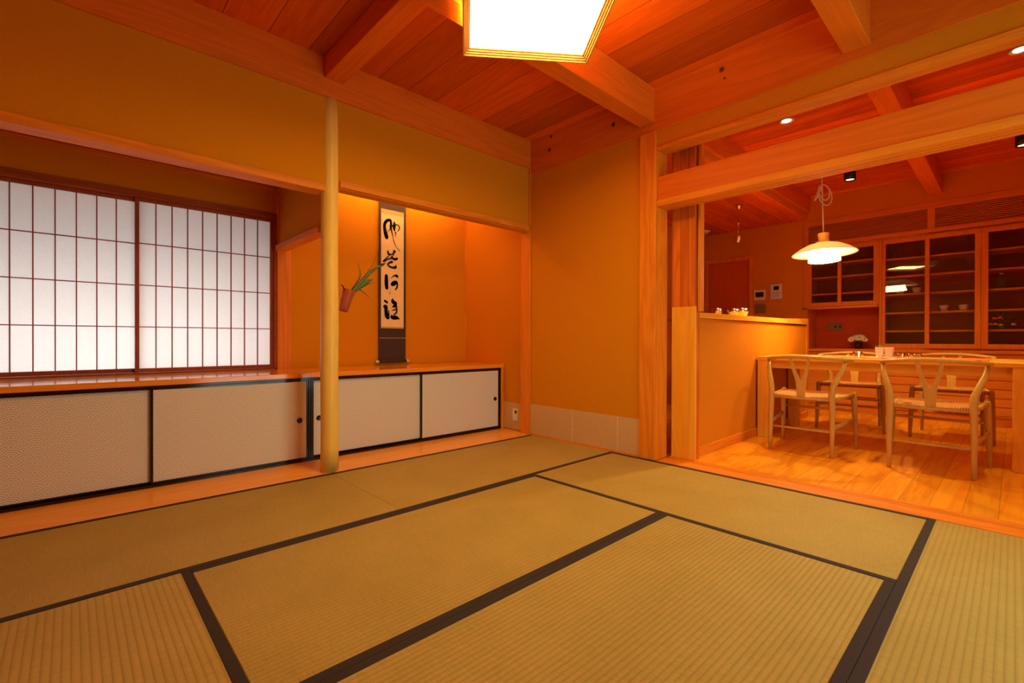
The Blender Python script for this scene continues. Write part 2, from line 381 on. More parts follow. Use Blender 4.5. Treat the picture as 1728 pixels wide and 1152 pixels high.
# open transom: upper rail, main lintel, lower track rail with grooves
struct('trim_16', B(-.002, .125, -3.62, -1.248, 2.196, 2.222), TRIM['Y'])
struct('trim_17', B(.015, .135, -3.62, -1.248, 1.842, 2.012, bev=.003), BEAM['Y'])
t = MB(); t.box(.0, .155, -3.62, -1.248, 1.808, 1.842)
for a, b in ((.0, .075), (.084, .112), (.121, .155)): t.box(a, b, -3.62, -1.248, 1.798, 1.810, bev=.001)
struct('trim_18', t, TRIM['Y'])
# kitchen partition: boarded pier, lower board, half-height wall
struct('trim_19', B(.215, .30, -1.425, -1.25, .0005, 2.365, bev=.002), wood('pier_boards', (.60, .12, .005), (.78, .19, .01), 'Z', plank=('Y', .06)))
struct('trim_20', B(.195, .215, -1.442, -1.262, .0005, 1.095, bev=.002), wood('end_board', (.88, .34, .012), (.95, .46, .03), 'Z'))
struct('trim_21', B(.24, .30, -1.455, -1.437, 1.06, 2.365), TRIM['Z'])
struct('wall_counter', B(.215, 2.93, -1.40, -1.28, .0005, 1.015, bev=0), PLASTERD)
struct('trim_22', B(2.93, 3.01, -1.405, -1.10, .0005, 1.095, bev=.002), TRIM['Z'])
struct('baseboard_counter', B(.302, 2.93, -1.412, -1.40, .0005, .072), TRIM['X'])
# dining room and kitchen shell
struct('wall_far', B(4.15, 4.25, -3.7, -1.155, .0, 2.70, bev=0), PLASTERD)
struct('wall_far', B(3.72, 4.15, -3.62, -1.155, 2.345, 2.66, bev=0), PLASTERD)
kw = MB(); kw.box(3.72, 3.82, -1.153, -.56, .0, 2.37, bev=0).box(3.72, 3.82, .10, 1.2, .0, 2.37, bev=0).box(3.72, 3.82, -.56, .10, 2.0, 2.37, bev=0)
struct('wall_kitchen', kw, PLASTERD)
struct('wall_far', B(3.82, 4.25, -1.153, -1.10, .0, 2.70, bev=0), PLASTERD)  # unseen filler, added to stop sky light leaking in beside the cabinets
struct('wall_kitchen', B(.125, 3.72, .16, .26, .0, 2.37, bev=0), PLASTERD)
struct('wall_dining', B(.14, 4.15, -3.72, -3.62, .0, 2.70, bev=0), PLASTERD)
struct('ceiling_kitchen', B(.14, 3.80, -1.19, 1.2, 2.372, 2.40, bev=0), CEILK)
struct('ceiling_dining', B(.14, 4.25, -3.7, -1.1, 2.652, 2.70, bev=0), CEILD)
struct('trim_23', B(.16, 3.72, -1.206, -1.19, 2.365, 2.402), TRIM['X'])
struct('wall_drop', B(.16, 3.72, -1.205, -1.19, 2.402, 2.455, bev=0), PLASTERD)
struct('trim_24', B(.16, 3.72, -1.232, -1.11, 2.455, 2.652, bev=.003), BEAM['X'])
struct('trim_25', B(.16, 3.72, -2.455, -2.338, 2.420, 2.652, bev=.003), BEAM['X'])
struct('trim_26', B(3.695, 3.72, -3.6, -1.24, 2.625, 2.652), TRIM['Y'])
# kitchen door
dr = MB()
dr.box(3.70, 3.74, .052, .10, .0, 1.9515).box(3.70, 3.74, -.56, -.512, .0, 1.9515).box(3.70, 3.74, -.56, .10, 1.952, 2.0)
d = struct('door_1', dr, TRIM['Z'])
B(3.722, 3.765, -.511, .051, .002, 1.951).build('door_panel', DOORW, d)

# paper window of the recess: jambs and head
w = MB()
w.box(-3.62, -1.85, .99, 1.09, 1.795, 1.842).box(-3.62, -1.85, .99, 1.09, .618, .628, bev=.001).box(-1.862, -1.842, .99, 1.09, .628, 1.795).box(-3.62, -3.60, .99, 1.09, .628, 1.795)
w.box(-3.60, -1.862, .987, .991, 1.812, 1.818, bev=.0005)
wi = struct('window_1', w, DARKT['X'])

# ================================================================== TATAMI MATS
def mat(x0, x1, y0, y1, longax, label):
    cx, cy = (x0+x1)/2, (y0+y1)/2; g = .0006
    L, W_ = ((x1-x0), (y1-y0)) if longax == 'X' else ((y1-y0), (x1-x0))
    L -= 2*g; W_ -= 2*g
    r = empty('tatami_mat', (cx, cy, -.0515), 0 if longax == 'X' else math.pi/2, label, 'tatami mat', 'tatami mats covering the room')
    MB().box(-L/2, L/2, -W_/2, W_/2, 0, .0495, bev=.002).build('rush_surface', TATAMI, r)
    for s in (-1, 1):
        a, b = (W_/2-.031, W_/2+.0001) if s > 0 else (-W_/2-.0001, -W_/2+.031)
        MB().box(-L/2, L/2, a, b, .03, .0513, bev=.001).build('cloth_border', HERI, r)
w = .9
mat(-1.815, -.006, -w, 0, 'X', 'tatami mat along the alcove ledge, right of the round post')
mat(-3.62, -1.815, -w, 0, 'X', 'tatami mat along the alcove ledge, left of the round post')
mat(-w, -.006, -3*w, -w, 'Y', 'tatami mat lying along the dining room threshold')
mat(-3*w, -w, -2*w, -w, 'X', 'middle tatami mat, the farther of the two parallel mats')
mat(-3*w, -w, -3*w, -2*w, 'X', 'middle tatami mat nearest the camera, with wide visible ribs')
mat(-3.62, -3*w, -3*w, -w, 'Y', 'tatami mat in the lower left corner with steep ribs')
mat(-2*w, -.006, -3.62, -3*w, 'X', 'tatami mat at the lower right edge beyond the double dark border')
mat(-3.62, -2*w, -3.62, -3*w, 'X', 'tatami mat under the camera along the rear wall')

# ================================================================== ROUND POST
lg = MB(); n = 14
lg.tube([(-1.800+.0012*math.sin(i*1.3), .056, .0005+2.3935*i/n) for i in range(n+1)], [.0565-.0012*math.sin(i*.9)-.004*i/n for i in range(n+1)], n=28)
o = lg.build('round_post', LOG); local(o, (-1.8, .056, 0)); prop(o, 'pale peeled-log post standing between the window recess and the scroll alcove', 'post')

# ================================================================== ALCOVE CABINETS
YF = .40
def door(parent, x0, x1, yf, pull=None):
    r = empty('sliding_door', (0, 0, 0)); r.parent = parent
    r2 = B(x0+.013, x1-.013, yf+.003, yf+.016, .030, .560, bev=0)
    p = r2.build('sliding_door', FUSUMA, parent); bpy.data.objects.remove(r)
    f = MB()
    for a, b, c, d in ((x0, x1, .018, .030), (x0, x1, .560, .572), (x0, x0+.013, .030, .560), (x1-.013, x1, .030, .560)): f.box(a, b, yf, yf+.018, c, d, bev=.001)
    f.build('black_frame', LACQ, p)
    if pull:
        c = MB(); c.lathe([(0, .000), (.014, .000), (.017, .0025), (.019, .0), (.019, -.004), (0, -.004)], n=24, mat=Matrix.Translation((pull, yf+.001, .291)) @ Matrix.Rotation(math.pi/2, 4, 'X'))
        c.build('finger_pull', LACQ, p)
    return p
def fcab(x0, xm, x1, pulls, label, side=True):
    r = empty('sliding_door_cabinet', ((x0+x1)/2, .7, 0), 0, label, 'cabinet', 'low cabinets under the alcove counter')
    r.matrix_world  # origin at base centre
    kids = []
    b = MB(); b.box(x0, x1, .44, .98, .0005, .016, bev=0).box(x0, x1, .97, .983, .016, .583, bev=0).box(x0, x0+.012, .44, .97, .016, .583, bev=0).box(x1-.012, x1, .44, .97, .016, .583, bev=0)
    kids.append(b.build('body', TRIM['X']))
    k = MB(); k.box(x0, x1, YF-.006, YF+.04, .001, .017, bev=.001).box(x0, x1, YF-.006, YF+.04, .573, .5845, bev=.001); 
    k.box(x0, x0+.014, YF-.004, YF+.038, .017, .573, bev=.001).box(x1-.014, x1, YF-.004, YF+.038, .017, .573, bev=.001)
    kids.append(k.build('black_rail', LACQ))
    kids.append(door(None, x0+.015, xm+.008, YF+.020, pulls[0])); kids.append(door(None, xm-.008, x1-.015, YF, pulls[1]))
    for o in kids: o.parent = r; o.matrix_parent_inverse = Matrix.Translation(-r.location)
    return r
fcab(-3.60, -2.685, -1.795, (None, -1.868), 'low sliding-door cabinet under the paper window, wave-pattern doors')
fcab(-1.794, -.885, -.006, (-1.728, -.072), 'low sliding-door cabinet under the hanging scroll, wave-pattern doors')
o = B(-.0055, .0255, .385, .98, .0005, .5845).build('cabinet_end_panel', TRIM['Z']); prop(local(o, (.01, .7, 0)), 'narrow orange wooden end panel closing the low cabinets at the right', 'panel')
o = B(-3.618, .029, .385, .9848, .5855, .6185, bev=.003).build('countertop', COUNTER); prop(local(o, (-1.8, .7, .585)), 'long glossy wooden countertop over the low alcove cabinets', 'countertop')

# ================================================================== SHOJI SCREENS
def shoji(x0, x1, y, label, nv=9):
    r = empty('shoji_screen', ((x0+x1)/2, y, .629), 0, label, 'shoji screen', 'shoji screens in the recess window')
    z0, z1 = .6295, 1.794; st = .022
    f = MB(); f.box(x0, x0+st, y, y+.028, z0, z1).box(x1-st, x1, y, y+.028, z0, z1).box(x0+st, x1-st, y, y+.028, z0, z0+.026).box(x0+st, x1-st, y, y+.028, z1-.022, z1)
    g = MB(); a, b, c, d = x0+st, x1-st, z0+.026, z1-.022
    for i in range(1, nv): g.box(a+(b-a)*i/nv-.003, a+(b-a)*i/nv+.003, y+.004, y+.017, c, d, bev=0)
    for i in range(1, 4): g.box(a, b, y+.006, y+.0165, c+(d-c)*i/4-.003, c+(d-c)*i/4+.003, bev=0)
    kids = [f.build('frame', DARKT['Z']), g.build('lattice', DARKT['Z']), B(a, b, y+.018, y+.0188, c, d, bev=0).build('paper', PAPER)]
    for o in kids: o.parent = r; o.matrix_parent_inverse = Matrix.Translation(-r.location)
shoji(-3.598, -2.690, 1.035, 'left shoji screen with white paper and thin dark lattice, at the photo edge')
shoji(-2.715, -1.863, 1.000, 'right shoji screen with white paper and thin dark lattice, beside the alcove corner')
# unseen eave outside the recess window, added to shade its upper panes
struct('wall_recess', B(-3.72, -1.6, 1.12, 1.7, 1.93, 1.99, bev=0), PLASTERD)
# concealed tube behind the alcove lintel
r = empty('alcove_light', (-.86, .76, 2.352), 0, 'concealed tube light on the alcove ceiling above the scroll', 'lamp')
tb = MB().tube([(-.62, 0, 0), (.62, 0, 0)], .012, n=10).build('tube', ALCM, r)
MB().box(-.66, .66, -.03, -.026, -.02, .04).box(-.66, .66, -.03, .03, .04, .046).build('housing', CREAM, r)

# ================================================================== HANGING SCROLL
STROKES= [[(-0.8635, 1.9583, 0.011), (-0.8847, 1.9567, 0.0135), (-0.9081, 1.9399, 0.0147), (-0.922, 1.9141, 0.0142), (-0.9243, 1.884, 0.0152), (-0.9149, 1.8387, 0.0184), (-0.9042, 1.8021, 0.0191), (-0.9023, 1.7917, 0.0147)], [(-0.8635, 1.9583, 0.011), (-0.8573, 1.9294, 0.0123), (-0.861, 1.8944, 0.0127), (-0.8538, 1.8655, 0.0083), (-0.8443, 1.8327, 0.0059), (-0.8371, 1.7993, 0.0034), (-0.8236, 1.7582, 0.0039), (-0.8034, 1.7221, 0.0024), (-0.7669, 1.6879, 0.0034)], [(-0.861, 1.9008, 0.0073), (-0.8373, 1.9112, 0.0073)], [(-0.8254, 1.9499, 0.0049), (-0.8229, 1.9266, 0.0135), (-0.8257, 1.8916, 0.0142), (-0.8219, 1.8685, 0.0061)], [(-0.8205, 1.9227, 0.0054), (-0.7892, 1.9271, 0.0049), (-0.7712, 1.9114, 0.0064), (-0.7746, 1.8869, 0.0054), (-0.7915, 1.8647, 0.0024)], [(-0.8122, 1.8549, 0.0073), (-0.8103, 1.8414, 0.0064)], [(-0.8045, 1.8323, 0.002), (-0.818, 1.8229, 0.0029), (-0.8074, 1.8146, 0.0024)], [(-0.8916, 1.8467, 0.0024), (-0.8657, 1.8808, 0.0039)], [(-0.8913, 1.6712, 0.0061), (-0.8833, 1.6487, 0.011), (-0.8701, 1.6397, 0.0078), (-0.8416, 1.6506, 0.0054), (-0.8177, 1.6744, 0.0098), (-0.8345, 1.6817, 0.0044)], [(-0.8283, 1.6687, 0.0083), (-0.8344, 1.6377, 0.0064)], [(-0.8724, 1.6351, 0.0034), (-0.9076, 1.5988, 0.0064), (-0.9317, 1.5713, 0.0093), (-0.9122, 1.5833, 0.0083), (-0.8841, 1.5973, 0.0064), (-0.8487, 1.6093, 0.0093), (-0.8176, 1.6018, 0.0118), (-0.7959, 1.6113, 0.0113)], [(-0.8473, 1.6254, 0.0088), (-0.8453, 1.6097, 0.0098)], [(-0.8486, 1.5736, 0.0118), (-0.8723, 1.5636, 0.0088), (-0.8897, 1.5463, 0.0078), (-0.8722, 1.5302, 0.0088), (-0.8414, 1.5228, 0.0103), (-0.8103, 1.5274, 0.0123), (-0.8088, 1.5435, 0.0069)], [(-0.905, 1.4414, 0.0152), (-0.9049, 1.4073, 0.0181), (-0.9039, 1.3647, 0.0186), (-0.9001, 1.3288, 0.0157)], [(-0.8602, 1.4199, 0.0015), (-0.8365, 1.4414, 0.0049), (-0.8125, 1.4519, 0.0088), (-0.7956, 1.4474, 0.0123), (-0.7859, 1.4344, 0.0039)], [(-0.8545, 1.3645, 0.0049), (-0.8388, 1.3701, 0.0206), (-0.8124, 1.3862, 0.0196), (-0.7955, 1.3867, 0.0098), (-0.7921, 1.361, 0.0083), (-0.7969, 1.3389, 0.0083), (-0.8123, 1.3195, 0.0064)], [(-0.8733, 1.2901, 0.0024), (-0.8695, 1.281, 0.0039)], [(-0.9186, 1.2087, 0.0113), (-0.8966, 1.1958, 0.0103)], [(-0.9185, 1.1563, 0.0181), (-0.9078, 1.1505, 0.0176), (-0.9068, 1.1036, 0.0176), (-0.8964, 1.0699, 0.0216), (-0.888, 1.0565, 0.0171)], [(-0.882, 1.1196, 0.0059), (-0.8777, 1.0834, 0.0073)], [(-0.8385, 1.2366, 0.0024), (-0.8399, 1.2098, 0.0171), (-0.8169, 1.1947, 0.0162), (-0.8034, 1.1946, 0.0098), (-0.8169, 1.17, 0.0152), (-0.8351, 1.1583, 0.0083)], [(-0.8024, 1.1729, 0.0083), (-0.7995, 1.1427, 0.0098), (-0.7994, 1.1081, 0.0083), (-0.8239, 1.0876, 0.0073)], [(-0.8526, 1.1205, 0.0024), (-0.8216, 1.1309, 0.0064), (-0.8048, 1.1382, 0.0059)], [(-0.8492, 1.0767, 0.0073), (-0.8492, 1.063, 0.0137), (-0.8311, 1.0584, 0.0196), (-0.8022, 1.0577, 0.0181), (-0.7731, 1.0491, 0.0064)]]
LEAVES= [[(-1.6366, 1.19, 0.0083), (-1.6106, 1.2307, 0.0121), (-1.5857, 1.2856, 0.0099), (-1.5892, 1.3357, 0.0044), (-1.6084, 1.3908, 0.0011)], [(-1.6295, 1.1905, 0.0072), (-1.5722, 1.2592, 0.0083), (-1.5233, 1.324, 0.0072), (-1.4835, 1.3842, 0.0039), (-1.4507, 1.4776, 0.0011)], [(-1.62, 1.1889, 0.0094), (-1.5576, 1.2605, 0.0121), (-1.5134, 1.3086, 0.0121), (-1.4633, 1.3512, 0.0083), (-1.4198, 1.3771, 0.0072)], [(-1.6153, 1.1847, 0.011), (-1.5576, 1.2328, 0.0181), (-1.5083, 1.2625, 0.0138), (-1.4707, 1.2775, 0.0016)], [(-1.6081, 1.1829, 0.0083), (-1.5575, 1.2143, 0.0072), (-1.5083, 1.2391, 0.005), (-1.453, 1.2602, 0.0014)], [(-1.6057, 1.1854, 0.0055), (-1.5672, 1.1997, 0.0055), (-1.5231, 1.1774, 0.0044), (-1.4781, 1.1383, 0.0011)]]
def ribbon(mb, st, y, th=.0006, sub=5):
    P = []
    for i in range(len(st)-1):
        p0, p1, p2, p3 = st[max(i-1, 0)], st[i], st[i+1], st[min(i+2, len(st)-1)]
        for k in range(sub):
            t = k/sub
            P.append(tuple(.5*((2*b)+(c-a)*t+(2*a-5*b+4*c-d)*t*t+(3*b-a-3*c+d)*t**3) for a, b, c, d in zip(p0, p1, p2, p3)))
    P.append(st[-1])
    # brush stroke = overlapping round dabs bridged by quads
    L, R_ = [], []
    for i, (x, z, r) in enumerate(P):
        q0, q1 = P[max(i-1, 0)], P[min(i+1, len(P)-1)]; dx, dz = q1[0]-q0[0], q1[1]-q0[1]; l = math.hypot(dx, dz) or 1
        r *= 1+.05*math.sin(i*2.3); L.append((x-dz/l*r, z+dx/l*r)); R_.append((x+dz/l*r, z-dx/l*r))
    bm = mb.bm
    for i in range(len(P)-1):
        vs = [bm.verts.new((a, y, b)) for a, b in (L[i], L[i+1], R_[i+1], R_[i])]
        bm.faces.new(vs)
    for (x, z, r) in P[::2]+[P[-1]]:
        bm.faces.new([bm.verts.new((x+r*.98*math.cos(2*math.pi*k/12), y-.00003, z+r*.98*math.sin(2*math.pi*k/12))) for k in range(12)])
r = empty('hanging_scroll', (-.84, .99, .64), 0, 'hanging calligraphy scroll, black brush characters on cream paper', 'scroll')
def kid(o): o.parent = r; o.matrix_parent_inverse = Matrix.Translation(-r.location); return o
kid(B(-.977, -.700, .978, .9815, .652, 2.16, bev=0).build('cloth_mount', SCROLLC))
kid(B(-.957, -.724, .9762, .9778, .957, 2.052, bev=0).build('calligraphy_paper', SCROLLP))
kid(B(-.957, -.724, .9752, .9760, 2.012, 2.052, bev=0).build('brocade_strip', GOLD))
kid(B(-.957, -.724, .9752, .9760, .957, .972, bev=0).build('brocade_strip', GOLD))
kid(B(-.977, -.700, .9765, .978, .866, .870, bev=0).build('thin_gold_line', GOLD))
kid(MB().tube([(-.980, .9715, .651), (-.697, .9715, .651)], .0125, n=16).build('roller', SCROLLC))
for a, b in ((-1.010, -.980), (-.697, -.667)): kid(MB().tube([(a, .9715, .651), (b, .9715, .651)], .0115, n=16).build('roller_knob', CERAMIC))
kid(MB().tube([(-.95, .984, 2.16), (-.84, .987, 2.24), (-.73, .984, 2.16)], .002, n=6).build('cord', SCROLLC))
for a, b in ((0, 8), (8, 13), (13, 17), (17, 24)):     # the four brush characters
    ink = MB()
    for s_ in STROKES[a:b]: ribbon(ink, s_, .9748)
    kid(ink.build('brush_character', INK))

# ================================================================== HANGING VASE AND LEAVES
r = empty('bamboo_vase', (-1.670, .10, 1.115), 0, 'small reddish bamboo vase hung tilted on the round post', 'vase')
r.rotation_euler = (0, math.radians(17), 0)
prof = [(0, -.074), (.028, -.074), (.031, -.070), (.034, -.02), (.0345, .0), (.036, .03), (.041, .070), (.0415, .074), (.037, .074), (.033, .03), (.028, -.06), (0, -.062)]
MB().lathe(prof, n=28).build('vase_body', VASEW, r)
rg = MB(); rg.lathe([(.0345, -.004), (.037, 0), (.0345, .004)], n=28).lathe([(.0385, .046), (.0405, .05), (.0395, .054)], n=28); rg.build('node_ring', VASEW, r)
MB().tube([(-.041, -.02, .062), (-.062, -.03, .080), (-.078, -.035, .080)], [.004, .004, .003], n=8).build('hook', BLACKM, r)
r = empty('leaf_spray', (-1.655, .10, 1.17), 0, 'green leaf spray with a dark purple bud standing in the bamboo vase', 'flowers')
random.seed(3)
for i, lf in enumerate(LEAVES):
    P = []
    for k in range(len(lf)-1):
        p0, p1, p2, p3 = lf[max(k-1, 0)], lf[k], lf[k+1], lf[min(k+2, len(lf)-1)]
        for s_ in range(5):
            t = s_/5; P.append(tuple(.5*((2*b)+(c-a)*t+(2*a-5*b+4*c-d)*t*t+(3*b-a-3*c+d)*t**3) for a, b, c, d in zip(p0, p1, p2, p3)))
    P.append(lf[-1]); pts = [(x+1.655, (i-2.5)*.012*min(1, k/8), z-1.17) for k, (x, z, rr) in enumerate(P)]
    if i in (0, 1, 2, 3): pts = [(-.012+.004*i, 0, -.06)] + pts; rad = [max(P[0][2], .003)]+[max(q_[2], .0008) for q_ in P]
    else: rad = [max(q_[2], .0008) for q_ in P]
    o = MB().tube(pts, rad, n=8, flat=(.25, 1.0) if i != 2 else (.7, 1)).build('leaf' if i != 2 else 'stem', LEAF, r)
    if i == 2:
        e = pts[-1]; MB().tube([e, (e[0]+.012, e[1], e[2]+.009), (e[0]+.036, e[1], e[2]+.022)], [.007, .0095, .003], n=10).build('bud', BUD, r)
# power outlet beside the alcove cabinet
r = empty('wall_outlet', (.0255, .222, .15), 0, 'white wall outlet with dark sockets, low beside the alcove cabinet', 'outlet')
MB().box(-.006, 0, -.036, .036, -.058, .058, bev=.002).build('plate', CREAM, r)
MB().box(-.0075, -.006, -.022, .004, .012, .04, bev=.0004).build('socket', SCREEN, r)
MB().box(-.0075, -.006, -.018, .018, -.04, -.006, bev=.0004).build('cover_flap', CREAM, r)

# ================================================================== CEILING LAMP
ang = math.radians(52.6); 
ux = Vector((math.cos(ang), math.sin(ang), 0))      # away from camera
uy = Vector((math.sin(ang), -math.cos(ang), 0))     # to the right
ccl = (Vector((-1.583, -1.079, 0))+Vector((-1.075, -1.467, 0)))/2 - ux*.32
r = empty('ceiling_lamp', (ccl.x, ccl.y, 2.28), ang, 'large square ceiling lamp with glowing white panel and stepped wooden frame', 'lamp')
S = .32; fr = MB()
for k_, o_ in enumerate((.0, .0085, .017, .0255)):
    a, b = S-o_, S-o_-.0085
    for bx in ((-a, a, -a, -b), (-a, a, b, a), (-a, -b, -b, b), (b, a, -b, b)): fr.box(*bx, k_*.0075, .036, bev=.0006)
for bx in ((-S, S, -S, -S+.005), (-S, S, S-.005, S), (-S, -S+.005, -S+.005, S-.005), (S-.005, S, -S+.005, S-.005)): fr.box(*bx, .036, .10, bev=.001)
fr.build('lamp_frame', LAMPF, r)
MB().box(-S+.0345, S-.0345, -S+.0345, S-.0345, .0285, .034, bev=0).build('diffuser', LAMPM, r)
MB().box(-.09, .09, -.09, .09, .03, .098, bev=.002).build('back_plate', CREAM, r)
MB().box(-S+.0345, S-.0345, -S+.0345, S-.0345, .096, .099, bev=0).build('top_diffuser', LAMPU, r)
MB().lathe([(0, .098), (.05, .098), (.05, .118), (0, .118)], n=20, c=(0, 0, 0)).build('canopy', CREAM, r)

# ================================================================== DINING TABLE
r = empty('dining_table', (1.9, -2.24, 0), 0, 'long light wooden dining table with square legs, end against the half wall', 'table')
MB().box(-.455, .455, -.84, .83, .680, .712, bev=.003).build('table_top', TABLEW['Y'], r)
for sx in (-1, 1):
    for (a, b) in ((-.84, -.735), (.735, .825)):
        x0, x1 = (-.453, -.375) if sx < 0 else (.375, .453)
        MB().box(x0, x1, a, b, .0005, .679, bev=.003).build('leg', TABLEW['Z'], r)
MB().box(-.37, -.345, -.735, .735, .61, .679).box(.345, .37, -.735, .735, .61, .679).build('apron', TABLEW['Y'], r)
# orange runner with dark red stitches
r = empty('table_runner', (1.86, -2.235, .7125), 0, 'orange table runner with dark red stitches along the edge', 'table runner')
MB().box(-.28, .28, -.625, .66, 0, .0035, bev=.001).build('cloth', RUNNER, r)
for k in range(10): MB().box(-.2806, -.262, -.59+k*.13, -.56+k*.13, .0005, .0042, bev=0).build('stitch', RUNNERD, r)
ZR = .7165
def pot(x, y, label, plant):
    r = empty('plant_pot', (x, y, ZR+.0035), .2, label, 'pot', 'white pots in the middle of the table')
    t = bmesh.new(); 
    def ring(h, z): return [t.verts.new((a*h, b*h, z)) for a, b in ((-1, -.75), (-.75, -1), (.75, -1), (1, -.75), (1, .75), (.75, 1), (-.75, 1), (-1, .75))]
    rs = [ring(.022, 0), ring(.030, .082), ring(.027, .082), ring(.020, .008)]
    for A, B_ in zip(rs, rs[1:]):
        for k in range(8): t.faces.new((A[k], A[(k+1) % 8], B_[(k+1) % 8], B_[k]))
    t.faces.new(rs[0][::-1]); t.faces.new(rs[-1]); bmesh.ops.recalc_face_normals(t, faces=t.faces)
    mb = MB(); mb.merge(t); mb.build('pot', CERAMIC, r)
    if plant:
        MB().box(-.021, .021, -.021, .021, .06, .072).build('soil', SOIL, r); random.seed(5); g = MB()
        for k in range(26):
            a = random.uniform(0, 6.28); q_ = random.uniform(.0, .022); h = random.uniform(.012, .03)
            g.tube([(math.cos(a)*q_, math.sin(a)*q_, .07), (math.cos(a)*q_*1.3, math.sin(a)*q_*1.3, .072+h)], [.004, .001], n=5)
        g.build('moss_plant', LEAF, r)
    return r
pot(1.75, -2.238, 'white tapered pot with a green plant, left one on the table', True)
pot(1.735, -2.300, 'white tapered pot, right one on the table beside the glasses', False)
o = MB().box(-.06, .06, -.085, .085, 0, .003, bev=.001).build('saucer', CERAMIC); o.location = (1.74, -2.255, ZR); prop(o, 'pale rectangular tray under the two white pots', 'tray')
glprof = [(0, 0), (.026, 0), (.030, .004), (.034, .05), (.0325, .05), (.028, .006), (0, .006)]
g0 = None
for (x, y, s_, lb) in ((1.78, -2.085, 1.0, 'clear glass bowl standing alone left of the two pots'), (1.70, -2.375, .85, 'clear tumbler next to the white pots'), (1.78, -2.43, .8, 'middle clear tumbler of the three right of the pots'), (1.70, -2.475, .8, 'clear tumbler farthest right of the pots')):
    if g0 is None: g0 = MB().lathe(glprof, n=24).build('drinking_glass', TUMBLER); g = g0
    else: g = g0.copy(); COL.objects.link(g)
    g.location = (x, y, ZR); g.scale = (s_, s_, s_*.9); prop(g, lb, 'glass', 'clear glasses on the table runner')

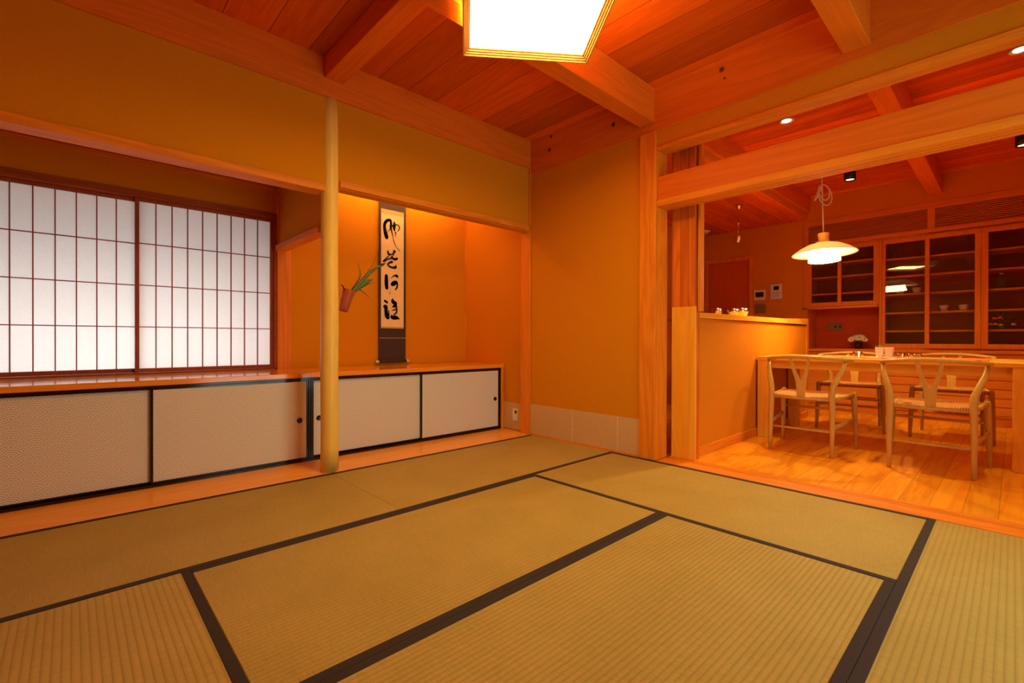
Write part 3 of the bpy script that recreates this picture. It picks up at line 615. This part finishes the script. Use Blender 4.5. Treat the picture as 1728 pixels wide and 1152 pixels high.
# ================================================================== WISHBONE CHAIRS
def chair(label):
    r = empty('dining_chair', (0, 0, 0), 0, label, 'chair', 'Y-back chairs round the table')
    # local: x forward, rear feet at x=0
    for s in (-1, 1):
        MB().tube([(0, s*.205, .0005), (.012, s*.206, .20), (.02, s*.203, .38), (.012, s*.200, .45), (.018, s*.206, .51), (.055, s*.228, .575), (.105, s*.250, .635), (.135, s*.260, .693)],
                  [.0125, .0165, .0195, .021, .0205, .0185, .0155, .012], n=14).build('leg', CHAIRW['Z'], r)
        MB().tube([(.475, s*.262, .0005), (.47, s*.258, .15), (.463, s*.252, .33), (.458, s*.248, .44), (.458, s*.248, .452)], [.0125, .016, .0195, .019, .014], n=14).build('leg', CHAIRW['Z'], r)
    # curved top rail / arms
    pts = []; rad = []
    for k in range(25):
        a = math.pi*(k/24)-math.pi/2    # -90..90
        pts.append((.20-.225*math.cos(a), .272*math.sin(a), .708+.022*math.cos(a)**2)); rad.append(.0145)
    pts = [(.30, -.268, .703)] + pts + [(.30, .268, .703)]; rad = [.012]+rad+[.012]
    MB().tube(pts, rad, n=14, flat=(1.15, .9)).build('top_rail', CHAIRW['X'], r)
    # Y splat, bent plywood: built in the plane of the back
    t = bmesh.new(); th = .009
    out = [(-.028, .43), (-.030, .50), (-.034, .54), (-.050, .60), (-.066, .66), (-.070, .722), (-.047, .722), (-.040, .66), (-.024, .60), (-.010, .556), (0, .546),
           (.010, .556), (.024, .60), (.040, .66), (.047, .722), (.070, .722), (.066, .66), (.050, .60), (.034, .54), (.030, .50), (.028, .43)]
    xo = lambda z: .022-.046*max(0, (z-.43)/.30)**1.2+.012*math.sin((z-.43)/.3*math.pi)
    strip = [((-.028, .43), (.028, .43)), ((-.030, .50), (.030, .50)), ((-.034, .54), (.034, .54)), ]
    def quadstrip(rows):
        V = []
        for (l, rr) in rows:
            V.append([t.verts.new((xo(l[1])-th/2, l[0], l[1])), t.verts.new((xo(rr[1])-th/2, rr[0], rr[1])), t.verts.new((xo(rr[1])+th/2, rr[0], rr[1])), t.verts.new((xo(l[1])+th/2, l[0], l[1]))])
        for A, B_ in zip(V, V[1:]):
            for k in range(4): t.faces.new((A[k], A[(k+1) % 4], B_[(k+1) % 4], B_[k]))
        t.faces.new(V[0][::-1]); t.faces.new(V[-1])
    quadstrip([((-.028, .43), (.028, .43)), ((-.030, .50), (.030, .50)), ((-.0345, .542), (.0345, .542))])
    for s in (-1, 1):
        quadstrip([((s*-.001, .542), (s*.0345, .542)), ((s*.006, .556), (s*.038, .56)), ((s*.022, .60), (s*.048, .60)), ((s*.038, .65), (s*.060, .65)), ((s*.046, .69), (s*.067, .69)), ((s*.048, .722), (s*.070, .722))])
    bmesh.ops.recalc_face_normals(t, faces=t.faces); mb = MB(); mb.merge(t); mb.build('y_splat', CHAIRW['Z'], r)
    # seat frame rails
    f = MB(); f.tube([(.018, -.195, .418), (.018, .195, .418)], .014, n=12); f.tube([(.458, -.24, .425), (.458, .24, .425)], .014, n=12)
    for s in (-1, 1): f.tube([(.02, s*.200, .428), (.24, s*.224, .424), (.458, s*.246, .432)], [.015, .016, .015], n=12)
    f.build('seat_frame', CHAIRW['X'], r)
    for s in (-1, 1):
        MB().tube([(.012, s*.206, .215), (.24, s*.232, .225), (.467, s*.256, .235)], [.012, .012, .012], n=10, flat=(.5, 1.5)).build('side_stretcher', CHAIRW['X'], r)
    MB().tube([(.012, -.203, .185), (.012, .203, .185)], [.008, .008], n=10).build('rear_stretcher', CHAIRW['X'], r)
    MB().tube([(.465, -.253, .30), (.465, .253, .30)], [.009, .009], n=10).build('front_stretcher', CHAIRW['X'], r)
    # woven seat, dished
    t = bmesh.new(); N = 16; top = []; bot = []
    for i in range(N+1):
        x = .006+.466*i/N; hw = .205+.045*i/N; ra = []; rb = []
        for j in range(N+1):
            v = -1+2*j/N; u_ = -1+2*i/N
            dip = .016*(1-v*v)*(1-.3*u_) if True else 0; edge = .010*max(abs(v), abs(u_))**8
            z = .447-dip*(.4+.6*(1-u_*u_))-edge
            ra.append(t.verts.new((x, v*(hw-.012), z))); rb.append(t.verts.new((x, v*(hw-.012), z-.028+.5*dip)))
        top.append(ra); bot.append(rb)
    for i in range(N):
        for j in range(N):
            t.faces.new((top[i][j], top[i+1][j], top[i+1][j+1], top[i][j+1])); t.faces.new((bot[i][j], bot[i][j+1], bot[i+1][j+1], bot[i+1][j]))
        t.faces.new((top[i][0], bot[i][0], bot[i+1][0], top[i+1][0])); t.faces.new((top[i][N], top[i+1][N], bot[i+1][N], bot[i][N]))
        t.faces.new((top[0][i], top[0][i+1], bot[0][i+1], bot[0][i])); t.faces.new((top[N][i], bot[N][i], bot[N][i+1], top[N][i+1]))
    for f_ in t.faces: f_.smooth = True
    bmesh.ops.recalc_face_normals(t, faces=t.faces); mb = MB(); mb.merge(t); mb.build('woven_seat', CORD, r)
    return r
c0 = chair('Y-back chair at the near table side, left one beside the half wall'); c0.location = (1.0, -1.875, 0)
for (x, y, a, lb) in ((1.005, -2.612, .0, 'Y-back chair at the near table side, right one, largest in the photo'),
                      (2.86, -1.86, math.pi+.10, 'Y-back chair across the table, left one, in front of the drawers'),
                      (2.93, -2.585, math.pi+.05, 'Y-back chair across the table, right one, partly hidden by the near right chair')):
    c = copy_tree(c0); c.location = (x, y, 0); c.rotation_euler = (0, 0, a); c['label'] = lb

# ================================================================== COUNTER TOP OF THE HALF WALL
t = bmesh.new(); 
pr = [(.302, 1.016), (2.928, 1.030), (2.928, 1.096), (2.15, 1.072), (.302, 1.056)]
a = [t.verts.new((x, -1.418, z)) for x, z in pr]; b = [t.verts.new((x, -.95, z)) for x, z in pr]
t.faces.new(a); t.faces.new(b[::-1])
for k in range(5): t.faces.new((a[k], b[k], b[(k+1) % 5], a[(k+1) % 5]))
bmesh.ops.recalc_face_normals(t, faces=t.faces); mb = MB(); mb.merge(t)
o = mb.build('counter_top', wood('counter_top_wood', (.86, .34, .02), (.95, .46, .04), 'X', rough=.2)); local(o, (1.6, -1.2, 1.016)); prop(o, 'wooden counter top running along the kitchen half wall', 'countertop')
bp = lambda R_, H_: [(0, 0), (R_*.45, 0), (R_*.72, H_*.25), (R_*.93, H_*.65), (R_, H_), (R_*.97, H_), (R_*.90, H_*.65), (R_*.68, H_*.28), (R_*.4, H_*.06), (0, H_*.06)]
for (x, y, R_, H_, lb) in ((1.86, -1.12, .070, .105, 'shiny metal bowl, the largest and rightmost on the counter'), (1.63, -1.13, .056, .088, 'shiny metal bowl in the middle of the three on the counter'), (1.60, -.985, .05, .10, 'small metal bowl at the left behind the others on the counter')):
    o = MB().lathe(bp(R_, H_), n=36).build('metal_bowl', CHROME); o.location = (x, y, 1.0565+(x-.302)*.00867); prop(o, lb, 'bowl', 'metal bowls on the kitchen counter')

# ================================================================== WALL FITTINGS IN THE KITCHEN
def fit(name, y, z, wy, hz, label, cat):
    return empty(name, (3.7195, y, z), 0, label, cat)
r = fit('intercom_panel', -.646, 1.46, 0, 0, 'white wall panel with a wide black screen, left of the thermostat', 'intercom')
MB().box(-.02, 0, -.072, .072, -.068, .068, bev=.003).build('housing', CREAM, r); MB().box(-.022, -.020, -.052, .05, -.028, .04, bev=.0005).build('screen', SCREEN, r)
r = fit('thermostat', -.849, 1.493, 0, 0, 'taller white wall control with a small dark display', 'thermostat')
MB().box(-.02, 0, -.068, .068, -.098, .098, bev=.003).build('housing', CREAM, r); MB().box(-.022, -.020, -.034, .03, .02, .07, bev=.0005).build('display', SCREEN, r)
b = MB()
for k in range(4): b.box(-.0215, -.020, -.045, .045, -.075+k*.02, -.070+k*.02, bev=0)
b.build('button_row', PLATE, r)
r = fit('switch_plate', -.65, 1.277, 0, 0, 'brownish metal switch plate below the intercom', 'switch')
MB().box(-.008, 0, -.067, .067, -.062, .062, bev=.002).build('plate', PLATE, r)
for k in range(3): MB().box(-.011, -.008, -.045+k*.032, -.02+k*.032, -.025, .025, bev=.001).build('rocker', PLATE, r)

# ================================================================== DISPLAY CABINETS ALONG THE FAR WALL
XF = 3.72
def cab(name, x, y0, y1, z0, label, cat, group):
    r = empty(name, (XF+.2, (y0+y1)/2, z0), 0, label, cat, group)
    def kid(o, p=None):
        o.parent = p or r
        if p is None: o.matrix_parent_inverse = Matrix.Translation(-r.location)
        return o
    return r, kid
def gdoor(kid, y0, y1, z0, z1, x):
    s_ = .036; f = MB()
    f.box(x, x+.022, y0, y1, z0, z0+.048).box(x, x+.022, y0, y1, z1-.048, z1).box(x, x+.022, y0, y0+s_, z0+.048, z1-.048).box(x, x+.022, y1-s_, y1, z0+.048, z1-.048)
    d = kid(f.build('glass_door', CABW['Z']))
    B(x+.009, x+.012, y0+s_, y1-s_, z0+.048, z1-.048, bev=0).build('pane', GLASS, d)
def carcass(kid, y0, y1, z0, z1, tl=.018, tr=.018):
    c = MB(); c.box(XF+.03, 4.12, y0, y1, z1-.018, z1).box(XF+.03, 4.12, y0, y1, z0, z0+.018); c.box(XF+.002, 4.12, y0, y0+tl, z0+.018, z1-.018).box(XF+.002, 4.12, y1-tr, y1, z0+.018, z1-.018)
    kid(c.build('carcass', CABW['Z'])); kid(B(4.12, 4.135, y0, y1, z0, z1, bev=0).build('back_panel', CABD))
SH2 = (1.775, 1.575, 1.373, 1.165, .960)
# bay 1: wall cupboard over an open niche
r, kid = cab('display_cabinet', XF, -1.92, -1.156, 1.27, 'small two-door glass wall cupboard above the niche with the white flowers', 'cabinet', 'glass cabinets on the far dining wall')
carcass(kid, -1.920, -1.156, 1.245, 2.02, .02, .054)
gdoor(kid, -1.900, -1.518, 1.272, 2.0, XF+.024); gdoor(kid, -1.556, -1.211, 1.272, 2.0, XF)
for z in (1.80, 1.63, 1.425): kid(B(XF+.055, 4.118, -1.899, -1.211, z-.010, z+.010).build('shelf', CABW['Y']))
kid(B(XF-.004, XF+.05, -1.903, -1.211, 1.243, 1.268).build('bottom_rail', CABW['Y']))
# bay 2 and 3
r, kid = cab('display_cabinet', XF, -2.745, -1.922, .755, 'tall two-door glass cabinet holding four pale cups', 'cabinet', 'glass cabinets on the far dining wall')
carcass(kid, -2.747, -1.922, .756, 2.02)
gdoor(kid, -2.738, -2.316, .772, 2.0, XF); gdoor(kid, -2.354, -1.938, .772, 2.0, XF+.024)
for z in SH2: kid(B(XF+.055, 4.118, -2.728, -1.941, z-.010, z+.010).build('shelf', CABW['Y']))
r, kid = cab('display_cabinet', XF, -3.575, -2.749, .755, 'tall glass cabinet at the right edge holding a green bottle and roses', 'cabinet', 'glass cabinets on the far dining wall')
carcass(kid, -3.575, -2.749, .756, 2.02)
gdoor(kid, -3.566, -3.144, .772, 2.0, XF+.024); gdoor(kid, -3.182, -2.764, .772, 2.0, XF)
for z in SH2: kid(B(XF+.055, 4.118, -3.556, -2.768, z-.010, z+.010).build('shelf', CABW['Y']))
# end post, top rails and louvred panels
o = B(XF-.005, 4.14, -1.206, -1.156, .756, 1.244).build('side_board', CABW['Z']); prop(local(o, (3.9, -1.18, .756)), 'wooden side board left of the open niche', 'panel')
o = B(4.10, 4.14, -1.92, -1.206, .756, 1.244, bev=0).build('niche_back', wood('niche_board', (.60, .09, .006), (.72, .12, .01), 'Y', contrast=.4)); prop(local(o, (4.1, -1.56, .756)), 'reddish wooden back board of the open niche', 'panel')
f = MB(); f.box(XF-.006, XF+.05, -3.6, -1.156, 2.272, 2.343).box(XF-.006, XF+.05, -3.6, -1.156, 2.021, 2.062).box(XF-.004, XF+.05, -2.396, -2.334, 2.062, 2.272).box(XF-.004, XF+.05, -1.211, -1.156, 2.062, 2.272)
struct('trim_27', f, CABW['Y'])
for (a, b, lb) in ((-2.333, -1.212, 'left horizontal louvre panel over the glass cabinets'), (-3.58, -2.397, 'right horizontal louvre panel over the glass cabinets')):
    l_ = MB()
    for k in range(11): l_.box(XF+.006, XF+.028, a, b, 2.067+k*.0188, 2.0755+k*.0188, bev=0)
    o = l_.build('louvre_panel', CABW['Y']); prop(local(o, (XF+.02, (a+b)/2, 2.065)), lb, 'louvre', 'louvre panels above the cabinets')
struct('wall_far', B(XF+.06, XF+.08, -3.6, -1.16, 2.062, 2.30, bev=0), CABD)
# lower drawers
o = B(XF-.02, 4.14, -3.6, -1.157, .722, .7545, bev=.002).build('sideboard_top', CABW['Y']); prop(local(o, (3.9, -2.4, .722)), 'long wooden top board over the drawer cabinets', 'countertop')
def lower(y0, y1, label, left):
    r, kid = cab('drawer_cabinet', XF, y0, y1, 0, label, 'cabinet', 'drawer cabinets under the glass cabinets')
    kid(MB().box(XF+.02, 4.14, y0, y1, .0005, .085).box(XF, XF+.05, y0, y1, .086, .100).box(XF+.028, 4.13, y0, y1, .101, .70, bev=0).box(XF, XF+.05, y0, y0+.02, .10, .721).box(XF, XF+.05, y1-.02, y1, .10, .721).build('carcass', CABW['Y']))
    a, b = y0+.022, y1-.022
    rows = [(.104, .180), (.196, .505), (.522, .718)] if left else [(.104+.0885*k, .104+.0885*k+.0825) for k in range(6)]+[(.640, .718)]
    for z0, z1 in rows: kid(B(XF+.002, XF+.024, a, b, z0, z1, bev=.002).build('drawer_front', CABW['Y']))
lower(-1.920, -1.158, 'drawer cabinet with deep fronts under the niche', True)
lower(-2.747, -1.922, 'slatted drawer cabinet below the cabinet with the cups', False)
lower(-3.575, -2.749, 'slatted drawer cabinet at the right behind the table leg', False)
# niche outlet plate
r = empty('wall_outlet', (4.0995, -1.42, 1.03), 0, 'brownish outlet plate with two sockets in the niche', 'outlet')
MB().box(-.006, 0, -.082, .082, -.055, .055, bev=.002).build('plate', PLATE, r)
for k in (-.02, .03): MB().box(-.0075, -.006, k-.041, k-.017, -.014, .014, bev=.0005).build('socket', SOIL, r)
# cups
cup0 = None
for (y, z, lb) in ((-2.087, 1.3835, 'left pale cup on the higher shelf, near the lamp reflection'), (-2.235, 1.3835, 'right pale cup on the higher shelf of the cabinet'),
                  (-2.46, 1.1755, 'left pale cup on the lower shelf of the cabinet'), (-2.61, 1.1755, 'right pale cup on the lower shelf of the cabinet')):
    if cup0 is None: c = cup0 = MB().lathe([(0, 0), (.026, 0), (.029, .004), (.042, .062), (.039, .062), (.027, .008), (0, .008)], n=28).build('cup', CERAMIC)
    else: c = cup0.copy(); COL.objects.link(c)
    c.location = (3.86, y, z); prop(c, lb, 'cup', 'pale cups in the glass cabinet')
# bottle
r = empty('glass_bottle', (3.87, -2.888, 1.3835), 0, 'dark green glass bottle with a stopper on a cabinet shelf', 'bottle')
m, nt, p = newmat('green_glass'); p.inputs['Base Color'].default_value = (.02, .06, .02, 1); p.inputs['Roughness'].default_value = .08; p.inputs['Transmission Weight'].default_value = .5
lnk(nt, mixc(nt, noise(nt, coords(nt), 8, 2), (.02, .055, .015), (.05, .10, .04)), p.inputs['Base Color'])
MB().lathe([(0, 0), (.034, 0), (.037, .006), (.037, .085), (.030, .105), (.013, .120), (.012, .145), (0, .145)], n=28).build('bottle_body', m, r)
MB().lathe([(0, .145), (.013, .145), (.014, .162), (0, .164)], n=16).build('stopper', CERAMIC, r)
# flowers
def daisy(mb, c, n, R_, tilt, az):
    M_ = Matrix.Translation(c) @ Matrix.Rotation(az, 4, 'Z') @ Matrix.Rotation(tilt, 4, 'Y')
    for k in range(n):
        a = 2*math.pi*k/n; t = bmesh.new(); d = Vector((math.cos(a), math.sin(a), 0)); e = Vector((-math.sin(a), math.cos(a), 0)); w_ = R_*.16
        pts = [d*R_*.12, d*R_*.45+e*w_+Vector((0, 0, .004)), d*R_*.9+e*w_*.7+Vector((0, 0, .006)), d*R_+Vector((0, 0, .003)), d*R_*.9-e*w_*.7+Vector((0, 0, .006)), d*R_*.45-e*w_+Vector((0, 0, .004))]
        v = [t.verts.new(q_) for q_ in pts]; v2 = [t.verts.new(q_-Vector((0, 0, .0012))) for q_ in pts]
        t.faces.new(v); t.faces.new(v2[::-1])
        for i in range(6): t.faces.new((v[i], v2[i], v2[(i+1) % 6], v[(i+1) % 6]))
        mb.merge(t, M_)
r = empty('potted_flowers', (3.93, -1.69, .755), 0, 'white daisy-like flowers in a small dark pot in the niche', 'plant')
MB().lathe([(0, 0), (.032, 0), (.045, .075), (.041, .075), (.03, .01), (0, .01)], n=24).build('pot', SOIL, r)
g = MB(); random.seed(9)
for k in range(16):
    a = random.uniform(0, 6.28); q_ = random.uniform(.01, .045); g.tube([(0, 0, .05), (math.cos(a)*q_*.5, math.sin(a)*q_*.5, .08), (math.cos(a)*q_, math.sin(a)*q_, .095)], [.002, .008, .001], n=6)
g.build('foliage', LEAFD, r)
for (dx, dy, dz, R_, ti, az) in ((-.03, -.015, .135, .062, -.75, 0), (-.035, .060, .115, .042, -1.0, -.3), (-.02, -.065, .110, .035, -.9, .4), (.02, .02, .155, .04, -.5, .2)):
    mb = MB(); daisy(mb, (dx, dy, dz), 14, R_, ti, az); fl = mb.build('flower_head', PETALW, r)
    MB().lathe([(0, .012), (R_*.14, .009), (R_*.18, .002), (0, 0)], n=12, mat=Matrix.Translation((dx, dy, dz)) @ Matrix.Rotation(az, 4, 'Z') @ Matrix.Rotation(ti, 4, 'Y')).build('flower_centre', YELLOW, fl)
r = empty('rose_arrangement', (3.835, -2.90, .9715), 0, 'orange and red roses with dark green leaves on a low cabinet shelf', 'flowers')
MB().lathe([(0, 0), (.05, 0), (.058, .022), (.053, .022), (.046, .006), (0, .006)], n=24).build('bowl', SOIL, r)
g = MB(); random.seed(21)
for k in range(70):
    a = random.uniform(0, 6.28); q_ = random.uniform(.01, .085); x_, y_ = math.cos(a)*q_*.6, math.sin(a)*q_*1.15-.01; z_ = random.uniform(.02, .15)*(1.15-q_*5)+.03
    d = Vector((random.uniform(-1, 1), random.uniform(-1, 1), random.uniform(-.2, 1))).normalized()*.022
    g.tube([(x_, y_, z_), (x_+d.x*.5, y_+d.y*.5, z_+d.z*.5), (x_+d.x, y_+d.y, z_+d.z)], [.002, .010, .001], n=6, flat=(.2, 1))
for (y_, z_) in ((.07, .05), (0, .1), (-.06, .05), (.03, .1)): g.tube([(0, 0, .01), (-.02, y_, z_)], .003, n=6)
g.build('foliage', LEAFD, r)
def rose(mb, c, R_):
    t = bmesh.new(); bmesh.ops.create_icosphere(t, subdivisions=2, radius=R_*.62); 
    for v in t.verts: v.co.z *= .8; v.co *= 1+.12*math.sin(v.co.x*300)*math.cos(v.co.y*260)
    mb.merge(t, Matrix.Translation(c))
    for k in range(9):
        a = k*2.4; rr = R_*(.35+.06*k); t = bmesh.new(); bmesh.ops.create_icosphere(t, subdivisions=1, radius=R_*.42)
        for v in t.verts: v.co.x *= .35
        mb.merge(t, Matrix.Translation(c) @ Matrix.Rotation(a, 4, 'Z') @ Matrix.Translation((rr, 0, -.001*k)) @ Matrix.Rotation(.45, 4, 'Y'))
for (dy, dz, R_, mt) in ((.085, .055, .020, PETALO), (.050, .055, .021, PETALO), (.012, .045, .022, PETALO), (-.075, .050, .021, PETALO), (.058, .112, .022, PETALR), (.018, .118, .023, PETALR)):
    mb = MB(); rose(mb, (-.05, dy, dz), R_); mb.build('rose_head', mt, r)

# ================================================================== LIGHT FITTINGS OF THE DINING SIDE
r = empty('pendant_lamp', (1.9, -1.815, 1.56), 0, 'cream pendant lamp with wide shallow shade hanging over the table', 'lamp')
r.rotation_euler = (math.radians(-2), math.radians(1.5), 0)
MB().lathe([(.018, .172), (.06, .170), (.13, .150), (.19, .118), (.235, .086), (.252, .072), (.250, .069), (.232, .082), (.188, .112), (.13, .143), (.06, .163), (.018, .165)], n=56).build('shade', SHADE, r)
MB().lathe([(.0, .108), (.093, .106), (.100, .100), (.122, .022), (.124, .004), (.121, .004), (.119, .022), (.097, .098), (.09, .102), (0, .104)], n=48).build('inner_shade', PENDM, r)
MB().lathe([(0, .172), (.034, .172), (.040, .200), (.046, .252), (.040, .256), (0, .256)], n=32).build('cap', wood('lamp_cap_wood', (.75, .28, .05), (.85, .36, .08), 'Z'), r)
MB().tube([(0, -.045, .186), (0, -.036, .186)], .004, n=8).tube([(0, .036, .186), (0, .062, .186)], .0035, n=8).build('switch_peg', CREAM, r)
cordm = plain('white_cable', (.92, .84, .66), .5)
MB().tube([(0, 0, .256), (0, 0, .5), (.003, 0, .8), (-.025, .035, 1.09)], .0045, n=8).build('cable', cordm, r)
pts = []
for k in range(121):
    a = k/40; lp = min(int(a), 2); t_ = (a-lp)*2*math.pi; c_, W_, L_ = ((.060, .012, .13), (-.030, .040, .15), (-.040, .048, .20))[lp]
    pts.append((.010*math.sin(t_+lp), c_*(1-math.cos(t_))/2+W_*math.sin(t_), .70-L_*(1-math.cos(t_))/2))
MB().tube(pts, .0045, n=8).build('coiled_cable', cordm, r)
MB().lathe([(0, 1.0912), (.045, 1.091), (.045, 1.075), (.02, 1.06), (0, 1.06)], n=24, c=(-.02, .035, 0)).build('ceiling_rose', CREAM, r)
for (x, y, lb) in ((2.92, -1.80, 'black cylinder ceiling spotlight left of the dining beam'), (2.95, -3.03, 'black cylinder ceiling spotlight at the right photo edge')):
    r = empty('spotlight', (x, y, 2.6515), 0, lb, 'spotlight', 'black spotlights on the dining ceiling')
    MB().lathe([(0, 0), (.052, 0), (.052, -.122), (.043, -.122), (.040, -.085), (0, -.085)], n=32).build('housing', BLACKM, r)
    MB().lathe([(0, -.088), (.038, -.088), (.040, -.110), (.030, -.110), (0, -.109)], n=32).build('lens', DOWNM, r)
for (x, y, lb) in ((1.25, -1.70, 'recessed ceiling downlight seen through the transom, left one'), (1.25, -3.0, 'recessed ceiling downlight at the upper right photo edge')):
    r = empty('downlight', (x, y, 2.6515), 0, lb, 'downlight', 'recessed downlights in the dining ceiling')
    MB().lathe([(.040, -.001), (.052, -.001), (.054, -.005), (.050, -.008), (.040, -.004)], n=32).build('trim_ring', CREAM, r)
    MB().lathe([(0, -.001), (.034, -.001), (.033, -.003), (0, -.003)], n=32).build('lens', DOWNM, r)
r = empty('kitchen_pendant', (2.44, -.86, 2.3715), 0, 'small brass spotlight on a thin stem from the kitchen ceiling', 'lamp')
BR = plain('brushed_brass', (.80, .62, .36), .2, 1)
MB().lathe([(0, 0), (.045, 0), (.040, -.02), (.018, -.055), (0, -.055)], n=28).build('canopy', BR, r)
MB().lathe([(.003, -.05), (.003, -.18), (.012, -.185), (.012, -.21), (.004, -.215), (.008, -.25), (.012, -.27), (.005, -.30), (.004, -.33), (0, -.33)], n=14).build('stem', BR, r)
MB().lathe([(0, 0), (.020, -.005), (.024, -.02), (.028, -.075), (.036, -.095), (.032, -.095), (.02, -.06), (0, -.05)], n=24, mat=Matrix.Translation((0, 0, -.325)) @ Matrix.Rotation(.15, 4, 'X')).build('lamp_head', BR, r)
r = empty('smoke_alarm', (3.40, -.045, 2.3715), 0, 'round cream smoke alarm on the kitchen ceiling', 'smoke alarm')
MB().lathe([(0, 0), (.062, 0), (.064, -.012), (.052, -.026), (.025, -.034), (0, -.034)], n=32).build('housing', CREAM, r)
MB().lathe([(0, -.034), (.018, -.034), (.016, -.04), (0, -.041)], n=20).build('sensor', CREAM, r)
